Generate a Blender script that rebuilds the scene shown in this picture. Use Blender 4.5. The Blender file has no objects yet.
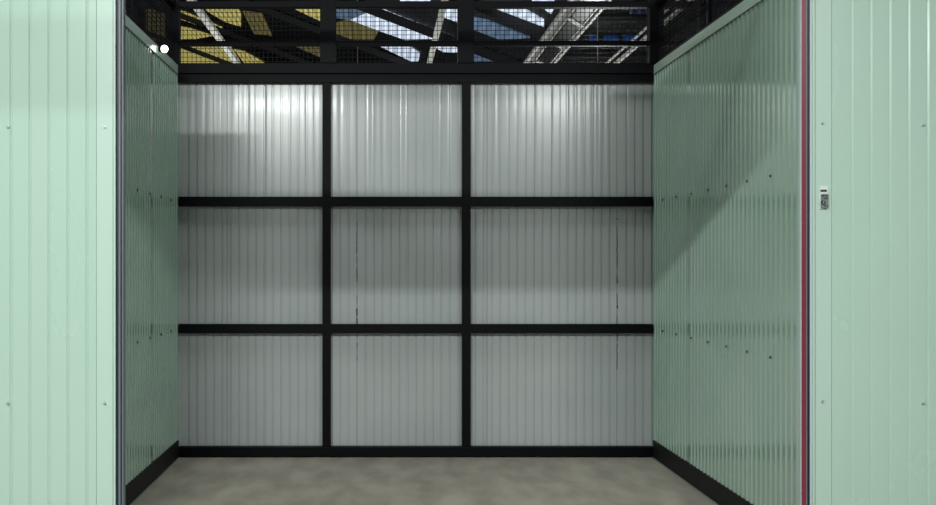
import bpy, bmesh, math, random
from mathutils import Vector
random.seed(7)
S = bpy.context.scene
C = S.collection

# ------------------------------------------------------------------ camera
F = 1000.0                      # focal length in pixels of the 936 px wide frame
VX, VY = 381.0, 262.0           # where the lines running into the unit meet
H = 1.313                       # camera height
cam = bpy.data.cameras.new('camera'); co = bpy.data.objects.new('camera', cam); C.objects.link(co)
co.location = (0, 0, H); co.rotation_euler = (math.pi/2, 0, 0)
cam.sensor_width = 36; cam.lens = 36*F/936
cam.shift_x = (468-VX)/936; cam.shift_y = (VY-252.5)/936
cam.clip_start = .05; cam.clip_end = 300
S.camera = co
S.view_settings.view_transform = 'Standard'; S.view_settings.look = 'None'
S.view_settings.gamma = 1; S.view_settings.use_curve_mapping = False
S.view_settings.exposure = 0.25
w = bpy.data.worlds.new('world'); S.world = w; w.use_nodes = True
w.node_tree.nodes['Background'].inputs[0].default_value = (.55, .62, .72, 1)
w.node_tree.nodes['Background'].inputs[1].default_value = .3

def area(name, loc, sx, sy, power, rot=(0, 0, 0), col=(1, 1, 1)):
    l = bpy.data.lights.new(name, 'AREA'); l.shape = 'RECTANGLE'; l.size = sx; l.size_y = sy
    l.energy = power; l.color = col
    o = bpy.data.objects.new(name, l); C.objects.link(o); o.location = loc; o.rotation_euler = rot
    return o
COOL = (.95, 1.0, .97)
# fixtures over the aisle (built further down at the same places)
AISLE = [(-1.3, .15, 3.48, 190), (2.5, -.25, 3.57, 125)]
for x, y, z, p in AISLE:
    area('aisle_light', (x, y, z-.052), 1.2, .12 if x < 0 else .4, p, (math.radians(22), 0, 0), COOL)
# unseen bay lamps added as fill for the hall and unit: (x, y, z, power)
BAY_FILL = [(-3.6, 2.2, 5.3, 90), (4.4, 2.2, 4.3, 12), (.3, 5.2, 5.4, 55)]
for x, y, z, p in BAY_FILL:
    area('bay_fill', (x, y, z-.02), 1.1 if y > 4 else .5, 1.1 if y > 4 else .5, p, (0, 0, 0), COOL)

# hidden lamps added behind the unit to light roof steel from below: (x, y, z, power)
PEND_FILL = [(-5.5, 17, 3.3, 480), (2.3, 10.6, 2.3, 75), (-.4, 17, 3.1, 160)]
for x, y, z, p in PEND_FILL:
    l = bpy.data.lights.new('pendant_fill', 'POINT'); l.energy = p; l.shadow_soft_size = .12; l.color = COOL
    o = bpy.data.objects.new('pendant_fill', l); C.objects.link(o); o.location = (x, y, z-.17)

# ------------------------------------------------------------------ materials
def lin(c):
    return tuple(((v/255)/12.92 if v/255 <= .04045 else ((v/255+.055)/1.055)**2.4) for v in c)+(1,)
def mat(name, col, rough=.5, metal=0, coat=0, var=0, bump=None, col2=None, nscale=3, stretch=(1, 1, 1), emit=None, spec=.5, rvar=0):
    m = bpy.data.materials.new(name); m.use_nodes = True
    nt = m.node_tree; b = nt.nodes['Principled BSDF']
    b.inputs['Base Color'].default_value = lin(col); b.inputs['Roughness'].default_value = rough
    b.inputs['Metallic'].default_value = metal; b.inputs['Coat Weight'].default_value = coat
    b.inputs['Coat Roughness'].default_value = .1
    if coat >= .9: b.inputs['Coat IOR'].default_value = 1.6
    b.inputs['Specular IOR Level'].default_value = spec
    tc = nt.nodes.new('ShaderNodeNewGeometry')
    def noise(sc, st, det=4):
        mp = nt.nodes.new('ShaderNodeMapping'); mp.inputs['Scale'].default_value = st
        nt.links.new(tc.outputs['Position'], mp.inputs['Vector'])
        n = nt.nodes.new('ShaderNodeTexNoise'); n.inputs['Scale'].default_value = sc; n.inputs['Detail'].default_value = det
        nt.links.new(mp.outputs[0], n.inputs['Vector']); return n
    if col2 is not None:
        n = noise(nscale, stretch, 6)
        r = nt.nodes.new('ShaderNodeValToRGB'); r.color_ramp.elements[0].position = .35; r.color_ramp.elements[1].position = .65
        r.color_ramp.elements[0].color = lin(col); r.color_ramp.elements[1].color = lin(col2)
        nt.links.new(n.outputs['Fac'], r.inputs['Fac']); nt.links.new(r.outputs['Color'], b.inputs['Base Color'])
    if rvar:
        n = noise(2.5, (1, 1, .5))
        mr = nt.nodes.new('ShaderNodeMapRange'); mr.inputs['To Min'].default_value = rough-rvar; mr.inputs['To Max'].default_value = rough+rvar
        nt.links.new(n.outputs['Fac'], mr.inputs['Value']); nt.links.new(mr.outputs[0], b.inputs['Roughness'])
    if bump:
        sc, st, strength, dist = bump
        n = noise(sc, st, 3); bp = nt.nodes.new('ShaderNodeBump')
        bp.inputs['Strength'].default_value = strength; bp.inputs['Distance'].default_value = dist
        nt.links.new(n.outputs['Fac'], bp.inputs['Height']); nt.links.new(bp.outputs[0], b.inputs['Normal'])
    if emit and emit[1] < 1:      # corrugated translucent sheet: less daylight comes through its ribs
        wv = nt.nodes.new('ShaderNodeTexWave'); wv.inputs['Scale'].default_value = 2.0; wv.inputs['Distortion'].default_value = .6
        wv.wave_type = 'BANDS'; wv.bands_direction = 'X'
        nt.links.new(tc.outputs['Position'], wv.inputs['Vector'])
        r = nt.nodes.new('ShaderNodeMapRange'); r.inputs['To Min'].default_value = emit[1]*.55; r.inputs['To Max'].default_value = emit[1]*1.15
        nt.links.new(wv.outputs['Fac'], r.inputs['Value']); nt.links.new(r.outputs[0], b.inputs['Emission Strength'])
        b.inputs['Emission Color'].default_value = lin(emit[0])
    elif emit:
        b.inputs['Emission Color'].default_value = lin(emit[0]); b.inputs['Emission Strength'].default_value = emit[1]
    return m
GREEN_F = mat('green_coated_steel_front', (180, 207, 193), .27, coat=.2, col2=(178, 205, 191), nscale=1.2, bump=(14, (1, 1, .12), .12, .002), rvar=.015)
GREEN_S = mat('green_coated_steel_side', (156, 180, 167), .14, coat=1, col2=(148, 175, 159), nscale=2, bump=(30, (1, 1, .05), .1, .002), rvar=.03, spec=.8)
GREEN_T = mat('green_trim_steel', (183, 209, 196), .38, coat=.1)
GREEN_C = mat('green_cap_steel', (168, 190, 177), .28, coat=.5, bump=(8, (1, 1, 1), .2, .003))
GREY_B = mat('pale_grey_coated_steel', (174, 179, 180), .25, coat=.1, col2=(167, 173, 174), nscale=2, bump=(30, (1, 1, .04), .12, .002), rvar=.03)
JOINT = mat('panel_joint', (88, 98, 94), .6)
BLACK = mat('black_painted_steel', (5, 5, 10), .5, bump=(60, (1, 1, 1), .1, .001), spec=.12)
BLACK_R = mat('black_skirting', (10, 9, 11), .55, spec=.25)
CONC = mat('concrete', (134, 128, 117), .55, col2=(158, 152, 140), nscale=6, stretch=(1, .45, 1), bump=(60, (1, 1, 1), .35, .003))
RED = mat('red_seal', (128, 44, 58), .35)
DARKSEAL = mat('dark_seal', (14, 26, 34), .5)
STEEL = mat('grey_steel', (104, 112, 122), .4)
STEEL_L = mat('pale_edge_steel', (186, 196, 200), .4)
SCREW = mat('screw_steel', (200, 210, 205), .3, metal=.6)
SEALANT = mat('black_sealant', (30, 32, 32), .6)
WHITE = mat('white_plastic', (214, 224, 218), .4)
GREYP = mat('grey_plastic', (120, 130, 126), .4)
INK = mat('dark_print', (38, 46, 44), .5)
ROOF = mat('dark_roof_sheet', (17, 18, 24), .6)
RAFTER = mat('dark_roof_steel', (14, 15, 20), .6)
GALV = mat('galvanised_steel', (222, 220, 216), .4)
HALL = mat('hall_wall', (70, 74, 78), .8)
SKY_P = mat('translucent_skylight', (200, 212, 230), .5, emit=((196, 208, 228), .8))
SKY_D = mat('translucent_skylight_dim', (90, 110, 135), .5, emit=((88, 108, 134), .5))
YEL = mat('translucent_yellow_sheet', (170, 158, 90), .5, emit=((176, 166, 98), .75))
YEL_D = mat('translucent_yellow_dull', (110, 104, 66), .5, emit=((118, 110, 70), .4))
BLUE = mat('blue_duct', (30, 80, 150), .5, emit=None)
DUCT = mat('dark_duct', (44, 44, 48), .3, metal=.5)
WARM = mat('lamp_and_glint', (255, 255, 250), .4, emit=((255, 255, 250), 3))

# ------------------------------------------------------------------ helpers
def P(px, py, Y):
    return Vector(((px-VX)*Y/F, Y, H+(VY-py)*Y/F))
def X(px, Y): return (px-VX)*Y/F
def Z(py, Y): return H+(VY-py)*Y/F
class MB:
    def __init__(s): s.v = []; s.f = []
    def quad_box(s, p):           # 8 corners: bottom loop, top loop
        n = len(s.v); s.v += [tuple(q) for q in p]
        s.f += [tuple(n+i for i in f) for f in ((3, 2, 1, 0), (4, 5, 6, 7), (0, 1, 5, 4), (1, 2, 6, 5), (2, 3, 7, 6), (3, 0, 4, 7))]
    def box(s, x0, x1, y0, y1, z0, z1):
        s.quad_box([(x0, y0, z0), (x1, y0, z0), (x1, y1, z0), (x0, y1, z0), (x0, y0, z1), (x1, y0, z1), (x1, y1, z1), (x0, y1, z1)])
        return s
    def bar(s, a, b, wd, ht):     # rectangular bar from a to b
        a, b = Vector(a), Vector(b); d = (b-a).normalized()
        u = d.cross(Vector((0, 0, 1)))
        if u.length < .01: u = Vector((1, 0, 0))
        u.normalize(); v = u.cross(d).normalized()
        q = []
        for c in (a, b):
            q += [c-u*wd/2-v*ht/2, c+u*wd/2-v*ht/2, c+u*wd/2+v*ht/2, c-u*wd/2+v*ht/2]
        s.quad_box(q); return s
    def tube(s, a, b, r, n=10, r2=None):
        a, b = Vector(a), Vector(b); d = (b-a).normalized(); r2 = r if r2 is None else r2
        u = d.cross(Vector((0, 0, 1)))
        if u.length < .01: u = Vector((1, 0, 0))
        u.normalize(); v = u.cross(d).normalized(); k = len(s.v)
        for c, rr in ((a, r), (b, r2)):
            for i in range(n):
                t = 2*math.pi*i/n; s.v.append(tuple(c+u*math.cos(t)*rr+v*math.sin(t)*rr))
        for i in range(n):
            j = (i+1) % n; s.f.append((k+i, k+j, k+n+j, k+n+i))
        s.f.append(tuple(k+i for i in range(n))[::-1]); s.f.append(tuple(k+n+i for i in range(n)))
        return s
    def slab(s, pts, th, up=Vector((0, 0, 1))):
        k = len(s.v); n = len(pts)
        for p in pts: s.v.append(tuple(p))
        for p in pts: s.v.append(tuple(Vector(p)+up*th))
        s.f.append(tuple(range(k, k+n))); s.f.append(tuple(range(k+2*n-1, k+n-1, -1)))
        for i in range(n):
            j = (i+1) % n; s.f.append((k+i, k+n+i, k+n+j, k+j))
        return s
    def build(s, name, m, parent=None, bevel=0, smooth=False):
        me = bpy.data.meshes.new(name); me.from_pydata(s.v, [], s.f)
        bm = bmesh.new(); bm.from_mesh(me); bmesh.ops.recalc_face_normals(bm, faces=bm.faces)
        if bevel: bmesh.ops.bevel(bm, geom=bm.edges[:], offset=bevel, segments=2, affect='EDGES', profile=.7)
        bm.to_mesh(me); bm.free()
        me.materials.append(m)
        if smooth:
            for p in me.polygons: p.use_smooth = True
        o = bpy.data.objects.new(name, me); C.objects.link(o)
        if parent: o.parent = parent
        return o
def empty(name, loc=(0, 0, 0)):
    o = bpy.data.objects.new(name, None); C.objects.link(o); o.location = loc; o.empty_display_size = .1
    return o
def tag(o, label=None, cat=None, group=None, kind=None):
    for k, v in (('label', label), ('category', cat), ('group', group), ('kind', kind)):
        if v: o[k] = v
    return o
def rel(o, root):                # parent keeping world-coordinate meshes in place
    o.parent = root; o.matrix_parent_inverse.identity(); o.location = -Vector(root.location); return o

def panel(frame, u0, u1, z0, z1, pitch, phase, prof, th, name, m, parent, crown=0):
    """Profiled sheet panel. frame(u, w, z) -> world point, w = proud of the wall plane.
    prof: list of (offset from rib centre, height)."""
    pts = [(u0+.0006, -.003), (u0+.0025, 0)]
    k = math.ceil((u0+.02-phase)/pitch)
    while phase+k*pitch < u1-.02:
        c = phase+k*pitch
        for du, h in prof:
            if u0+.004 < c+du < u1-.004: pts.append((c+du, h))
        if crown:                # each flat between grooves is rolled a little uneven
            a, b = c+prof[-1][0], c+pitch+prof[0][0]; cr = random.uniform(0, 1)**1.5*crown; sk = random.gauss(0, .0012)*(crown > .0005)
            for q in (.12, .5, .88):
                if u0+.004 < a+(b-a)*q < u1-.004: pts.append((a+(b-a)*q, cr*(1-(2*q-1)**2)+sk*(.5-q)))
        k += 1
    pts += [(u1-.0025, 0), (u1-.0006, -.003)]
    mb = MB(); n = len(pts)
    for z in (z0, z1):
        for u, h in pts: mb.v.append(tuple(frame(u, h, z)))
    for i in range(n-1): mb.f.append((i, i+1, n+i+1, n+i))
    b = len(mb.v)
    for z in (z0, z1):
        for u in (u0+.0006, u1-.0006): mb.v.append(tuple(frame(u, -th, z)))
    mb.f += [(b, b+2, b+3, b+1), (0, n, b+2, b), (n-1, b+1, b+3, 2*n-1),
             tuple(range(n))[::-1]+(b, b+1), tuple(range(n, 2*n))+(b+3, b+2)]
    o = mb.build(name, m, parent, smooth=True); o.data.set_sharp_from_angle(angle=math.radians(24)); return o

YF, YB = 4.35, 6.766
XL, XR = -1.367, 1.834
ZT = 2.63
# ------------------------------------------------------------------ floor and hall shell
tag(MB().box(-16, 16, -8, 62, -.2, 0).build('floor', CONC), kind='structure')
sl = .38
def roofz(x, z0=6.2): return z0-sl*x
tag(MB().box(-16.2, -16, -8, 62, 0, 13).build('wall_hall_left', HALL), kind='structure')
tag(MB().box(10.2, 10.4, -8, 62, 0, 6).build('wall_hall_right', HALL), kind='structure')
tag(MB().box(-16, 10.2, 62, 62.2, 0, 13).build('wall_hall_back', HALL), kind='structure')
tag(MB().box(-16, 10.2, -8.2, -8, 0, 13).build('wall_hall_front', HALL), kind='structure')

# ------------------------------------------------------------------ back wall
wb = empty('wall_back', (0, YB, 0)); tag(wb, kind='structure')
GROOVE = [(-.006, 0), (-.0045, -.008), (.0045, -.008), (.006, 0)]
fb = lambda u, w_, z: (u, -w_, z)
cuts = [XL-.05, X(227, YB), X(357, YB), X(487, YB), X(617, YB), XR+.05]
for a, b in zip(cuts, cuts[1:]):
    panel(fb, a, b, .0, ZT, .057, X(357, YB), GROOVE, .04, 'wall_panel', GREY_B, wb, crown=.0011)
MB().box(XL-.05, XR+.05, .045, .05, 0, ZT).build('panel_joint', JOINT, wb)
# corner angles of pale steel where the back wall meets the side walls
MB().box(X(178.6, YB), X(181.5, YB), -.004, .0, .05, ZT).build('corner_strip', GREY_B, wb)
# black sealant runs at two of the joints
for px, y0, y1 in ((357, 222, 356), (617, 218, 366)):
    mb = MB(); y = y0
    while y < y1:
        dy = random.uniform(2, 7); wd = random.uniform(.002, .006)*(1.6 if 275 < y < 322 else 1)
        cx = X(px, YB)+random.uniform(-.002, .002)
        if random.random() < .8: mb.box(cx-wd/2, cx+wd/2, -.003, .003, Z(y+dy, YB), Z(y, YB))
        y += dy
    tag(mb.build('sealant_run', SEALANT, wb), 'black sealant showing at a joint of the pale panels')

# ------------------------------------------------------------------ side walls
def trapez(p, h):
    return [(-.38*p, 0), (-.28*p, h), (-.02*p, h), (.08*p, 0)]
ps = .060
for side, xw, sg in (('left', XL, 1), ('right', XR, -1)):
    ws = empty('wall_'+side, (xw, 0, 0)); tag(ws, kind='structure')
    fs = lambda u, w_, z, sg=sg: (sg*w_, u, z)
    y0 = YF+.03 if side == 'right' else YF+.055
    ed = [y0, 4.98, 5.98, YB-.002]
    for a, b in zip(ed, ed[1:]):
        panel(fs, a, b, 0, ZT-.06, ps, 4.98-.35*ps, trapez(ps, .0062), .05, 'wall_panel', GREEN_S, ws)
    MB().box(-.052*sg, -.056*sg, y0, YB, 0, ZT-.06).build('panel_joint', JOINT, ws)
    MB().box(-.055*sg, .008*sg, y0, YB, ZT-.058, ZT).build('cap_strip', GREEN_C, ws, bevel=.002)
    MB().box(.001*sg, .009*sg, y0, YB, ZT-.0625, ZT-.0585).build('cap_shadow_gap', JOINT, ws)
    # screws in two rows
    for z in (1.717, .865):
        for k in range(7):
            yy = 4.70+.3*k
            if yy > YB-.06: continue
            MB().tube((0.003*sg, yy, z), (.0075*sg, yy, z), .0065, 8).build('screw', SEALANT, ws)
    # skirting channel
    bb = MB().box(-.0, .012*sg, y0+.002, YB-.06, .0, .119)
    o = bb.build('baseboard_'+side, BLACK_R); o.location = (xw, 0, 0); tag(o, kind='structure')
    sb = MB().box(.012*sg, .020*sg, y0+.01, YB-.065, 0, .004).build('trim_%d' % (1 if sg > 0 else 2), GREYP); sb.location = (xw, 0, 0); tag(sb, kind='structure')

# ------------------------------------------------------------------ black frame on the back wall
fr = empty('wall_frame', (0, YB-.03, 0))
tag(fr, 'black square steel tube frame dividing the pale back wall into nine fields', 'frame')
YFm = YB-.06
def rail(px0, px1, py0, py1, name='rail', root=fr, Y=YFm, dep=.055, m=BLACK):
    oy = root.location.y
    return MB().box(X(px0, Y), X(px1, Y), Y-oy, Y-oy+dep, Z(py1, Y), Z(py0, Y)).build(name, m, root, bevel=.003)
px_l, px_r = VX+F*(XL+.008)/YFm, VX+F*(XR-.008)/YFm
for y0, y1 in ((196.6, 206.2), (324.2, 333.4), (447, 456.2), (74, 82.3)):
    rail(px_l, px_r, y0, y1)
for x0, x1 in ((322.3, 330.6), (462.2, 470.8)):
    segs = [(82.4, 196.5), (206.3, 324.1), (333.5, 446.9)]
    for a, b in segs: rail(x0, x1, a, b, 'post')

# ------------------------------------------------------------------ wire cage over the walls
zc = Z(4, YB)
cg = empty('wire_cage', (0, YB-.03, ZT))
tag(cg, 'black steel cage with wire mesh standing on top of the unit walls', 'cage')
def cbox(name, x0, x1, y0, y1, z0, z1):
    oy, oz = cg.location.y, cg.location.z
    return MB().box(x0, x1, y0-oy, y1-oy, z0-oz, z1-oz).build(name, BLACK, cg, bevel=.003)
XA, XB = -4.6, 5.0
Yc = YB-.075
cbox('bottom_rail', XA, XB, Yc, Yc+.07, Z(73.2, Yc), Z(63, Yc))
cbox('rail', XA, XB, Yc+.01, Yc+.05, Z(45.2, Yc), Z(40.2, Yc))
cbox('top_rail', XA, XB, Yc, Yc+.06, Z(7, Yc), Z(1, Yc))
posts = [(320, 336), (458, 474), (649.5, 664), (165, 179)]
for a, b in posts: cbox('post', X(a, Yc), X(b, Yc), Yc-.006, Yc+.07, Z(62.9, Yc), Z(-1, Yc))
for a, b in ((128.5, 136.5),(700,708)):
    cbox('post', X(a, Yc), X(b, Yc), Yc, Yc+.06, Z(62.9, Yc), Z(1, Yc))
zt1 = Z(1, Yc)
for xw, sg in ((XL, 1), (XR, -1)):
    x0, x1 = sorted((xw-.045*sg, xw-.005*sg))
    cbox('side_rail', x0, x1, YF, Yc-.01, ZT+.002, ZT+.022)
    cbox('side_rail', x0, x1, YF, Yc-.01, zt1-.04, zt1)
    for yy in ((5.55, 4.6) if sg > 0 else (5.62, 4.5)):
        cbox('post', x0, x1, yy, yy+.04, ZT+.023, zt1-.041)
cbox('front_rail', -3.6, 5.0, YF, YF+.05, zt1-.05, zt1)
def meshpanel(x0, x1, y0, y1, z0, z1, step=.030, r=.0017):
    oy, oz = cg.location.y, cg.location.z
    mb = MB(); L = abs(x1-x0)+abs(y1-y0); n = int(L/step)
    for i in range(n+1):
        t = i/n; x, y = x0+(x1-x0)*t, y0+(y1-y0)*t
        mb.box(x-r, x+r, y-oy-r, y-oy+r, z0-oz, z1-oz)
    z = z0+step/2
    while z < z1:
        mb.box(min(x0, x1)-r, max(x0, x1)+r, min(y0, y1)-oy-r, max(y0, y1)-oy+r, z-oz-r, z-oz+r); z += step
    o = mb.build('wire_mesh', BLACK, cg); tag(o, kind='stuff')
meshpanel(XA, XB, Yc+.03, Yc+.03, Z(63, Yc), zt1)
meshpanel(XL-.025, XL-.025, YF, Yc, ZT+.02, zt1)
meshpanel(XR+.025, XR+.025, YF, Yc, ZT+.02, zt1)

# ------------------------------------------------------------------ front walls
GF = [(-.006, 0), (-.0045, -.005), (0, -.005), (.0065, 0)]
for side, pa, pb in (('left', -330, 96.6), ('right', 831.3, 1260)):
    wf = empty('wall_front_'+side, (0, YF, 0)); tag(wf, kind='structure')
    ff = lambda u, w_, z: (u, -w_, z)
    a, b = X(pa, YF), X(pb, YF); pf = .0826
    if side == 'left': ed = [a, b-1.0, b]; ph = X(97-10, YF)
    else: ed = [a, a+1.0, b]; ph = X(852, YF)
    for u0, u1 in zip(ed, ed[1:]):
        panel(ff, u0, u1, 0, ZT, pf, ph, GF, .045, 'wall_panel', GREEN_F, wf, crown=.0003)
    # flat jamb flashing with folded edge
    t0, t1 = (96.8, 115.6) if side == 'left' else (812.4, 831.1)
    MB().box(X(t0, YF), X(t1, YF), -.003, .045, 0, ZT).build('jamb_flashing', GREEN_T, wf, bevel=.0015)
    fx = (113.0, 113.4) if side == 'left' else (814.6, 815.0)
    MB().box(X(fx[0], YF), X(fx[1], YF), -.0045, -.003, 0, ZT).build('fold', GREYP, wf)
    for sx, ys in (((105, (127, 403)), (8.5, (127, 403))) if side == 'left' else ((822, (123, 401)), (923, (125, 403)))):
        for sy in ys:
            p = P(sx, sy, YF)
            sc = MB().tube((p.x, 0, p.z), (p.x, -.006, p.z), .0075, 12, .0068).build('screw_washer', SCREW, wf)
            MB().tube((p.x, -.006, p.z), (p.x, -.013, p.z), .0045, 6).build('screw_head', SCREW, wf)
def strip(n, p0, p1, y0, y1, m, z0=0, z1=ZT):
    Y = YF+y0
    tag(MB().box(X(p0, Y), X(p1, Y), Y, YF+y1, z0, z1).build('trim_%d' % n, m), kind='structure')
strip(3, 116.6, 118.2, .003, .05, DARKSEAL)
strip(4, 118.2, 120.4, .006, .05, STEEL)
strip(5, 120.4, 121.6, .010, .05, DARKSEAL)
strip(6, 121.6, 123.4, .014, .05, STEEL)
strip(7, 809.9, 812.0, .004, .05, STEEL_L)
strip(8, 807.4, 809.8, .006, .05, DARKSEAL)
strip(9, 806.0, 807.3, .004, .05, STEEL)
strip(10, 801.6, 805.9, .002, .03, RED)
strip(11, 800.6, 801.5, .003, .028, STEEL_L)

# lock box on the right jamb
p = P(822.8, 199, YF)
lk = empty('lock_box', (p.x, YF-.003, p.z-.045))
tag(lk, 'small grey and white lock box with a round keyhole on the right green jamb', 'lock')
MB().box(-.018, .020, -.004, 0, 0, .102).build('back_plate', WHITE, lk, bevel=.001)
MB().box(-.012, .017, -.016, -.004, .004, .066).build('body', GREYP, lk, bevel=.003)
MB().box(-.013, .013, -.0065, -.004, .076, .085).build('printed_line', INK, lk)
MB().tube((-.008, -.016, .028), (-.008, -.023, .028), .0095, 14).build('lock_cylinder', INK, lk)
MB().box(-.0095, -.0065, -.0245, -.023, .022, .034).build('key_slot', SCREW, lk)
for i, (zz, ww) in enumerate(((.058, .022), (.050, .016), (.043, .02), (.012, .016))):
    MB().box(.014-ww, .014, -.0175, -.016, zz, zz+.0035).build('printed_line', INK, lk)
MB().box(-.012, -.006, -.0175, -.016, .052, .062).build('printed_line', INK, lk)

# ------------------------------------------------------------------ hall roof
rf = empty('ceiling', (0, 0, 0)); tag(rf, kind='structure')
mb = MB()
xs = [-16.2, 10.4]
mb.slab([(xs[0], -8.2, roofz(xs[0])), (xs[0], 62.2, roofz(xs[0])), (xs[1], 62.2, roofz(xs[1])), (xs[1], -8.2, roofz(xs[1]))], .05)
mb.build('roof_sheet', ROOF, rf)
def hit(px, py, drop=.0):
    u, v = (px-VX)/F, (VY-py)/F
    D = (6.2-drop-H)/(v+sl*u); return Vector((u*D, D, H+v*D))
def sheet(poly, m, name='skylight_panel'):
    MB().slab([hit(x, y, .04) for x, y in poly], .03).build(name, m, rf)
sheet([(179, 46), (230, 46), (240, 62), (240, 66), (179, 66)], YEL, 'yellow_panel')
sheet([(179, 11), (186, 13), (222, 28), (218, 31), (200, 26), (179, 19)], YEL, 'yellow_panel')
sheet([(179, 27), (190, 29), (212, 36), (196, 39), (179, 40)], YEL, 'yellow_panel')
sheet([(202, 6), (236, 6), (241, 14), (241, 27), (225, 22), (208, 12)], YEL, 'yellow_panel')
sheet([(234, 50), (244, 52), (264, 63), (244, 63)], YEL, 'yellow_panel')
sheet([(243, 12), (262, 14), (272, 36), (254, 34)], YEL_D, 'yellow_panel')
sheet([(288, 6), (322, 8), (322, 22)], YEL, 'yellow_panel')
sheet([(294, 46), (322, 46), (322, 58)], YEL_D, 'yellow_panel')
sheet([(146, 8), (168, 16), (168, 42), (146, 40)], YEL_D, 'yellow_panel')
sheet([(122, 7), (136, 8), (136, 26), (128, 20)], YEL_D, 'yellow_panel')
sheet([(336, 24), (350, 20), (378, 32), (374, 40), (350, 40), (336, 36)], YEL_D, 'yellow_panel')
sheet([(336, 6), (378, 8), (350, 20), (336, 18)], SKY_D)
sheet([(378, 8), (392, 14), (455, 39), (405, 40), (382, 32), (350, 20)], SKY_P)
sheet([(379, 46), (408, 46), (420, 54), (418, 62), (412, 62)], SKY_P)
sheet([(440, 6), (459, 6), (459, 23), (443, 17)], SKY_P)
sheet([(432, 46), (459, 44), (459, 53), (443, 52)], SKY_P)
sheet([(400, -2), (432, -2), (430, 1), (400, 1)], SKY_P)
sheet([(474, 7), (520, 7), (544, 21), (544, 27), (536, 35), (474, 12)], SKY_P)
sheet([(474, 18), (490, 22), (530, 38), (500, 40), (474, 30)], SKY_D)
sheet([(543, 6), (556, 6), (551, 14), (545, 10)], SKY_P)
sheet([(474, 52), (490, 52), (516, 62), (474, 62)], SKY_D)
sheet([(532, -3), (556, -3), (554, 1), (532, 1)], SKY_P)
# rafters run across the hall and slope down to the right
for Y in (13.2, 16.4, 19.2, 23, 28, 34, 41, 49):
    MB().bar((-16, Y, roofz(-16)-.12), (10, Y, roofz(10)-.12), .16, .14).build('rafter', RAFTER, rf)
# light steel members along the hall
def run(name, px, py, z, wd, ht, m, y0, y1, root=None, n=1):
    v = (z-H)/(VY-py)*F; x = (px-VX)*v/F
    return MB().bar((0, y0, 0), (0, y1, 0), wd, ht), x
def along(name, px, py, z, wd, ht, m, label, cat, y0=7.4, y1=40):
    D = (z-H)*F/(VY-py); x = (px-VX)*D/F
    t = empty(name, (x, y0, z)); tag(t, label, cat)
    MB().bar((0, 0, 0), (0, y1-y0, 0), wd, ht).build('channel', m, t)
    return t
def tray(px, py, z, w_, label):
    t = along('cable_tray', px, py, z, w_, .02, DUCT, label, 'cable tray')
    for s in (-1, 1): MB().bar((s*w_/2, 0, .03), (s*w_/2, 32.6, .03), .025, .08).build('side_rail', GALV, t)
    for k in range(36): MB().bar((-w_/2, .2+k*.9, -.005), (w_/2, .5+k*.9, -.005), .05, .03).build('rung', GALV, t)
along('roof_strut', 206, 20, 5.0, .10, .06, GALV, 'leftmost pale steel strut running under the roof past the yellow panels', 'strut')
along('roof_strut', 440, 20, 5.0, .09, .06, GALV, 'pale steel strut crossing the white skylights behind the middle of the cage', 'strut')
tray(560, 40, 3.4, .17, 'wide galvanised cable tray running along the hall behind the right of the cage')
along('pipe_run', 545, 36, 3.4, .03, .03, GALV, 'thin bright pipe left of the galvanised cable tray', 'pipe')
along('pipe_run', 634, 48, 3.3, .022, .035, GALV, 'lower thin bright pipe at the right end of the cage view', 'pipe')
along('pipe_run', 578, 36, 3.38, .022, .022, GALV, 'bright pipe close to the right side of the galvanised cable tray', 'pipe')
along('pipe_run', 618, 53, 3.36, .016, .016, GALV, 'upper thin bright pipe at the right end of the cage view', 'pipe')
# ducts across
def duct(py, Y, px0, px1, r, m, label):
    z = Z(py, Y); x0, x1 = X(px0, Y), X(px1, Y)
    t = empty('duct', ((x0+x1)/2, Y, z)); tag(t, label, 'duct'); h = (x1-x0)/2
    MB().tube((-h, 0, 0), (h, 0, 0), r, 16).build('pipe_body', m, t, smooth=False)
    for k in range(3):
        c = -h+(k+.5)*2*h/3
        MB().tube((c-.03, 0, 0), (c+.03, 0, 0), r*1.08, 16).build('collar', DUCT, t)
duct(20, 12, 590, 680, .10, DUCT, 'upper dark round duct at the right of the cage view')
duct(40, 12.4, 590, 648, .08, BLUE, 'blue round duct under the dark ducts at the right')
duct(57, 12.8, 562, 690, .07, DUCT, 'lowest dark round duct at the right of the cage view')
duct(11, 11.6, 630, 655, .035, BLUE, 'short thin blue duct at the upper right of the cage view')

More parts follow.
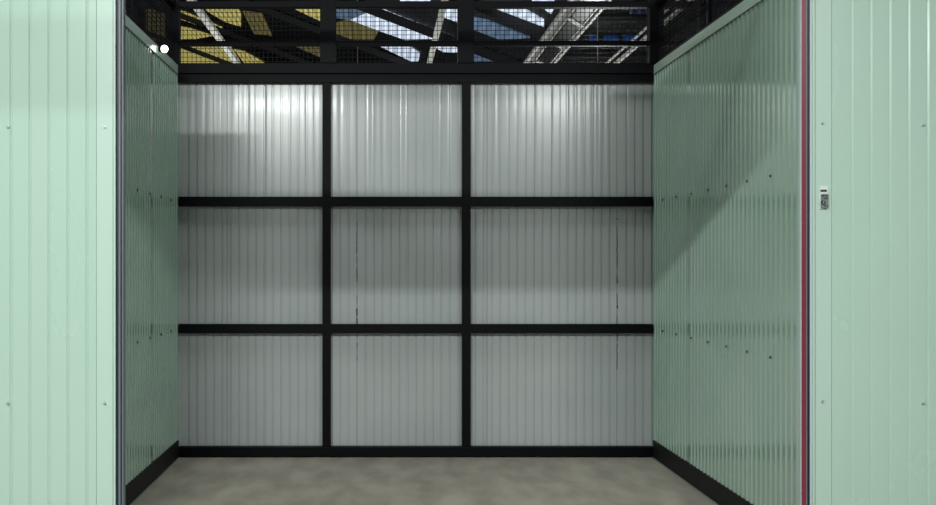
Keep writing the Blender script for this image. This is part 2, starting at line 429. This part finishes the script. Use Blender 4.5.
# ------------------------------------------------------------------ lamps
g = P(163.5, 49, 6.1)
gl = empty('glint_globe', (XL+.008, 6.12, 2.617)); tag(gl, 'small glowing globe added in place of a glint at the top of the left green wall near its back', 'lamp')  # glowing globe added to imitate a light reflection on the cap
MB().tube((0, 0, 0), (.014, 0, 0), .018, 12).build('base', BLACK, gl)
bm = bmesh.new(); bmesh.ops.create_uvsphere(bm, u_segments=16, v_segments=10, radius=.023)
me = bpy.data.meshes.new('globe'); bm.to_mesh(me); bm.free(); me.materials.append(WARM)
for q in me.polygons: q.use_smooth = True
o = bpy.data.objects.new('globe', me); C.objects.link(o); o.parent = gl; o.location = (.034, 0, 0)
for i, (x, y, z, p_) in enumerate(AISLE):
    t = empty('strip_light', (x, y, z)); t.rotation_euler = (math.radians(22), 0, 0)
    tag(t, 'white strip light hanging over the %s of the aisle in front of the unit' % ('left', 'right')[i], 'lamp')
    hw = .08 if i == 0 else .22
    MB().box(-.65, .65, -hw, hw, -.02, .05).build('housing', WHITE, t, bevel=.005)
    MB().box(-.60, .60, .02-hw, hw-.02, -.045, -.021).build('diffuser', WARM, t)
    for s in (-.5, .5): MB().tube((s, 0, .05), (s, 0, .9), .004, 6).build('hanger', GALV, t)
for i, (x, y, z, p_) in enumerate(BAY_FILL):
    t = empty('bay_fill_lamp', (x, y, z)); tag(t, 'square bay lamp added as unseen fill %s' % ('left above the aisle', 'right above the aisle', 'above the middle of the unit')[i], 'lamp')
    q = .6 if y > 4 else .3
    MB().box(-q, q, -q, q, 0, .08).build('housing', GREYP, t, bevel=.005)
    MB().tube((0, 0, .08), (0, 0, max(.2, roofz(x)-z-.05)), .01, 6).build('hanger', GALV, t)
# unseen panel added above the frame to cast the shadow inside the unit
for i, (x, y, z, p_) in enumerate(PEND_FILL):
    t = empty('pendant_fill_lamp', (x, y, z)); tag(t, ('left', 'right', 'middle')[i]+' unseen pendant lamp added behind the unit to light the hall roof', 'lamp')
    MB().tube((0, 0, 0), (0, 0, .06), .07, 12, .02).build('cap', GREYP, t)
    MB().tube((0, 0, .06), (0, 0, roofz(x)-z-.02), .006, 6).build('hanger', GALV, t)
hp = empty('shade_panel', (.3, 3.4, 2.3)); tag(hp, 'plain dark panel added out of view above the aisle to shade the unit', 'panel')
MB().box(-.45, .6, -.02, .02, 0, .65).build('board', BLACK, hp)
MB().box(-1.25, -.452, -.02, .02, 0, .31).build('board', BLACK, hp)
for s, z0 in ((-1.1, .31), (.5, .65)): MB().tube((s, 0, z0), (s, 0, 3.5), .004, 6).build('hanger', GALV, hp)
